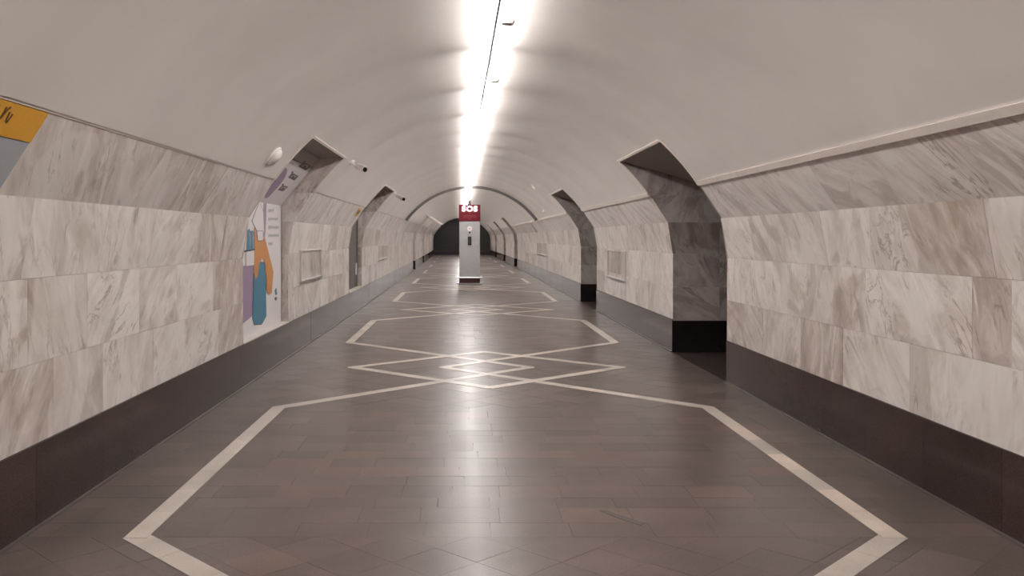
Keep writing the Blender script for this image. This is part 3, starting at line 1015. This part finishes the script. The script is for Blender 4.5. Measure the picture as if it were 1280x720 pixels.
shape('purple_lobe', [(222, 486), (240, 445), (300, 345), (345, 290), (372, 272), (384, 288), (372, 335), (330, 395), (280, 450), (245, 486)], 'p_purple', 0.0015, c6, sl, 1)
for q in ([(458, 266), (500, 236), (546, 264), (510, 294)], [(388, 342), (416, 310), (460, 332), (430, 364)], [(316, 428), (350, 396), (390, 406), (352, 438)]):
    shape('pictogram', q, 'p_dark', 0.0015, c6, sl)
    mx = sum(a for a, b in q) / 4; my = sum(b for a, b in q) / 4
    shape('pictogram_figure', [(mx + (a - mx) * 0.62 + 2, my + (b - my) * 0.5 - 2) for a, b in q], 'p_grey', 0.0030, c6, sl)
    shape('pictogram_bar', [(mx + (a - mx) * 0.25, my + (b - my) * 0.42 + 2) for a, b in q], 'p_dark', 0.0045, c6, sl)
    tx = (q[1][0] + 6, q[1][1] - 4)
    shape('caption', [(tx[0] - 14, tx[1] + 2), (tx[0] - 4, tx[1] - 7), (tx[0] + 6, tx[1] - 3), (tx[0] - 4, tx[1] + 6)], 'p_dark', 0.0015, c6, sl)

# ------------------------------------------------------------------ door in the second left niche
z0d, z1d = NICHE_L[1]
dr = bpy.data.objects.new('door_1', None); C.objects.link(dr); dr.location = (cx(15.8) - 2.575, 15.85, H_PL + 0.01)
tag(dr, kind='structure'); dr['label'] = 'dark grey-brown service door closing the second left niche'
for a, b in ((z0d + 0.004, 15.84), (15.85, z1d - 0.024)):
    bm = bmesh.new()
    for (ua, ha), (ub, hb) in zip([(2.572, H_PL + 0.02), (2.572, 1.90)], [(2.572, 1.897), (2.10, 2.48)]):
        vv_, f_ = prism([W(-ua, ha, a), W(-ub, hb, a), W(-ub, hb, b), W(-ua, ha, b)], (-0.02, 0, 0.006))
        bv = [bm.verts.new(x) for x in vv_]; [bm.faces.new([bv[i] for i in q]) for q in f_]
    part('door_leaf', bm, M['door'], dr)
part('door_handle', box((cx(16.5) - 2.572, 16.47, 0.71), (cx(16.5) - 2.545, 16.53, 0.96), 0.004), M['white'], dr)
v_, f_ = prism([W(-2.45, H_PL + 0.001, z0d), W(-2.45, H_PL + 0.001, z1d), W(-2.60, H_PL + 0.001, z1d), W(-2.60, H_PL + 0.001, z0d)], (0, 0, 0.02))
link_mesh('niche_sill', v_, f_, M['sill'], wall[-1])

# small orange notice beside the door niche
zo = 14.45
t = thing('warning_notice', W(-2.27, 1.93, zo), 'small orange notice high on the left wall just before the dark door', 'notice')
def top_quad(z0_, z1_, h0_, h1_, lift):
    return [W(-(prof(h0_) - lift), h0_, z0_), W(-(prof(h1_) - lift), h1_, z0_), W(-(prof(h1_) - lift), h1_, z1_), W(-(prof(h0_) - lift), h0_, z1_)]
for nm, q, mt in (('notice_board', top_quad(zo - 0.16, zo + 0.16, 1.90, 2.03, 0.006), 'orange'), ('notice_print', top_quad(zo - 0.10, zo + 0.08, 1.94, 2.0, 0.009), 'brown_ink')):
    v, f = prism(q, (-0.006, 0, 0.002)); bm = bmesh.new(); bv = [bm.verts.new(x) for x in v]; [bm.faces.new([bv[i] for i in ff_]) for ff_ in f]
    part(nm, bm, M[mt], t)

# ------------------------------------------------------------------ clear display holders on the walls
for side, za, zb, h0, h1, lab in (
        (-1, 10.45, 11.95, 0.90, 1.33, 'clear empty display holder on the left wall just past the poster'),
        (1, 13.1, 14.7, 0.76, 1.27, 'clear empty display holder on the right wall between the two passages'),
        (-1, 20.0, 22.4, 0.92, 1.30, 'clear empty display holder on the left wall past the dark door'),
        (1, 25.6, 28.5, 0.90, 1.32, 'clear empty display holder far along the right wall past both passages')):
    zm = (za + zb) / 2
    t = thing('display_holder', W(side * (U_W - 0.01), h0, zm), lab, 'display holder', 'clear display holders')
    def wb(name, a, b, ha, hb, d0, d1, mat):
        P = [W(side * (U_W - d1), ha, a), W(side * (U_W - d1), ha, b), W(side * (U_W - d1), hb, b), W(side * (U_W - d1), hb, a)]
        v, f = prism(P, (side * (d1 - d0), 0, 0)); bm = bmesh.new(); bv = [bm.verts.new(x) for x in v]; [bm.faces.new([bv[i] for i in q]) for q in f]
        return part(name, bm, M[mat], t)
    wb('pane', za + 0.02, zb - 0.02, h0 + 0.025, h1 - 0.005, 0.012, 0.017, 'acrylic')
    wb('ledge', za, zb, h0, h0 + 0.02, 0.0005, 0.05, 'chrome')
    wb('side_rail', za, za + 0.02, h0 + 0.02, h1, 0.0005, 0.026, 'sill')
    wb('side_rail', zb - 0.02, zb, h0 + 0.02, h1, 0.0005, 0.026, 'sill')
    wb('top_rail', za + 0.02, zb - 0.02, h1 - 0.015, h1, 0.0005, 0.026, 'sill')

# ------------------------------------------------------------------ bullet cameras and small fittings on the vault
def vault_pt(u, z):
    return W(u, H_V + math.sqrt(R_V**2 - u * u), z)
def bullet(u, z, tip, r, lab, arm=0.1):
    p = vault_pt(u, z)
    n = Vector((-u / R_V, 0, -(p.z - H_V) / R_V)).normalized()
    t = thing('security_camera', p, lab, 'camera', 'bullet cameras on the left of the vault')
    part('mount', cone(p, p + n * 0.03, r * 1.25, r * 1.1, 20), M['white'], t)
    k = p + n * arm
    bm = bmesh.new(); bm_cone(bm, p + n * 0.025, k, r * 0.42, r * 0.38, 12); bmesh.ops.create_icosphere(bm, subdivisions=2, radius=r * 0.55, matrix=Matrix.Translation(k))
    part('arm', bm, M['white'], t)
    tip = Vector(tip); d = (tip - k).normalized()
    b = part('body', cone(k + d * r * 0.2, tip, r * 0.8, r, 20), M['white'], t, False)
    part('lens', cone(tip - d * 0.002, tip + d * 0.012, r * 0.9, r * 0.86, 20), M['lens'], b)
    q = Vector((0, 0, 1)) - d * d.z; q.normalize(); s_ = d.cross(q)
    a0, a1 = k + d * r * 0.8 + q * (r * 1.02), tip + d * r * 0.7 + q * (r * 1.08)
    v, f = prism([a0 - s_ * r * 0.8, a1 - s_ * r * 0.8, a1 + s_ * r * 0.8, a0 + s_ * r * 0.8], q * 0.006)
    bm = bmesh.new(); bv = [bm.verts.new(x) for x in v]; [bm.faces.new([bv[i] for i in ff_]) for ff_ in f]
    part('sun_hood', bm, M['white'], b)
def at(px, py, Z): return Vector(((px - VPX) * Z / FPX, Z, EYE + (VPY - py) * Z / FPX))
bullet(-1.765, 10.35, at(456, 212, 10.22), 0.036, 'white bullet camera beside the upper corner of the poster niche', 0.085)
bullet(-1.80, 17.05, at(504.5, 249, 16.8), 0.04, 'white bullet camera beside the upper corner of the door niche', 0.09)
bullet(-1.78, 32.5, at(552, 282, 32.2), 0.055, 'white long-armed bullet camera far off, left of the help column', 0.2)

u = -2.02; p = vault_pt(u, 7.15)
n = Vector((-u / R_V, 0, -(p.z - H_V) / R_V)).normalized()
t = thing('dome_fixture', p, 'round white dome fitting on the vault just before the poster niche', 'dome')
part('dome_base', cone(p, p + n * 0.02, 0.105, 0.105, 32), M['white'], t)
bm = bmesh.new(); bmesh.ops.create_uvsphere(bm, u_segments=28, v_segments=14, radius=0.092)
q = Vector((0, 0, 1)).rotation_difference(n).to_matrix().to_4x4()
for v_ in bm.verts: v_.co.z *= 0.55
bmesh.ops.transform(bm, matrix=Matrix.Translation(p + n * 0.016) @ q, verts=bm.verts)
part('dome_cover', bm, M['white'], t, True)

u = 2.02; p = vault_pt(u, 21.9)
n = Vector((-u / R_V, 0, -(p.z - H_V) / R_V)).normalized()
t = thing('motion_sensor', p, 'tiny white sensor on the vault above the right wall, past the second passage', 'sensor')
part('sensor_base', cone(p, p + n * 0.02, 0.045, 0.04, 16), M['white'], t)
part('sensor_eye', cone(p + n * 0.02, p + n * 0.07, 0.034, 0.02, 16), M['white'], t)
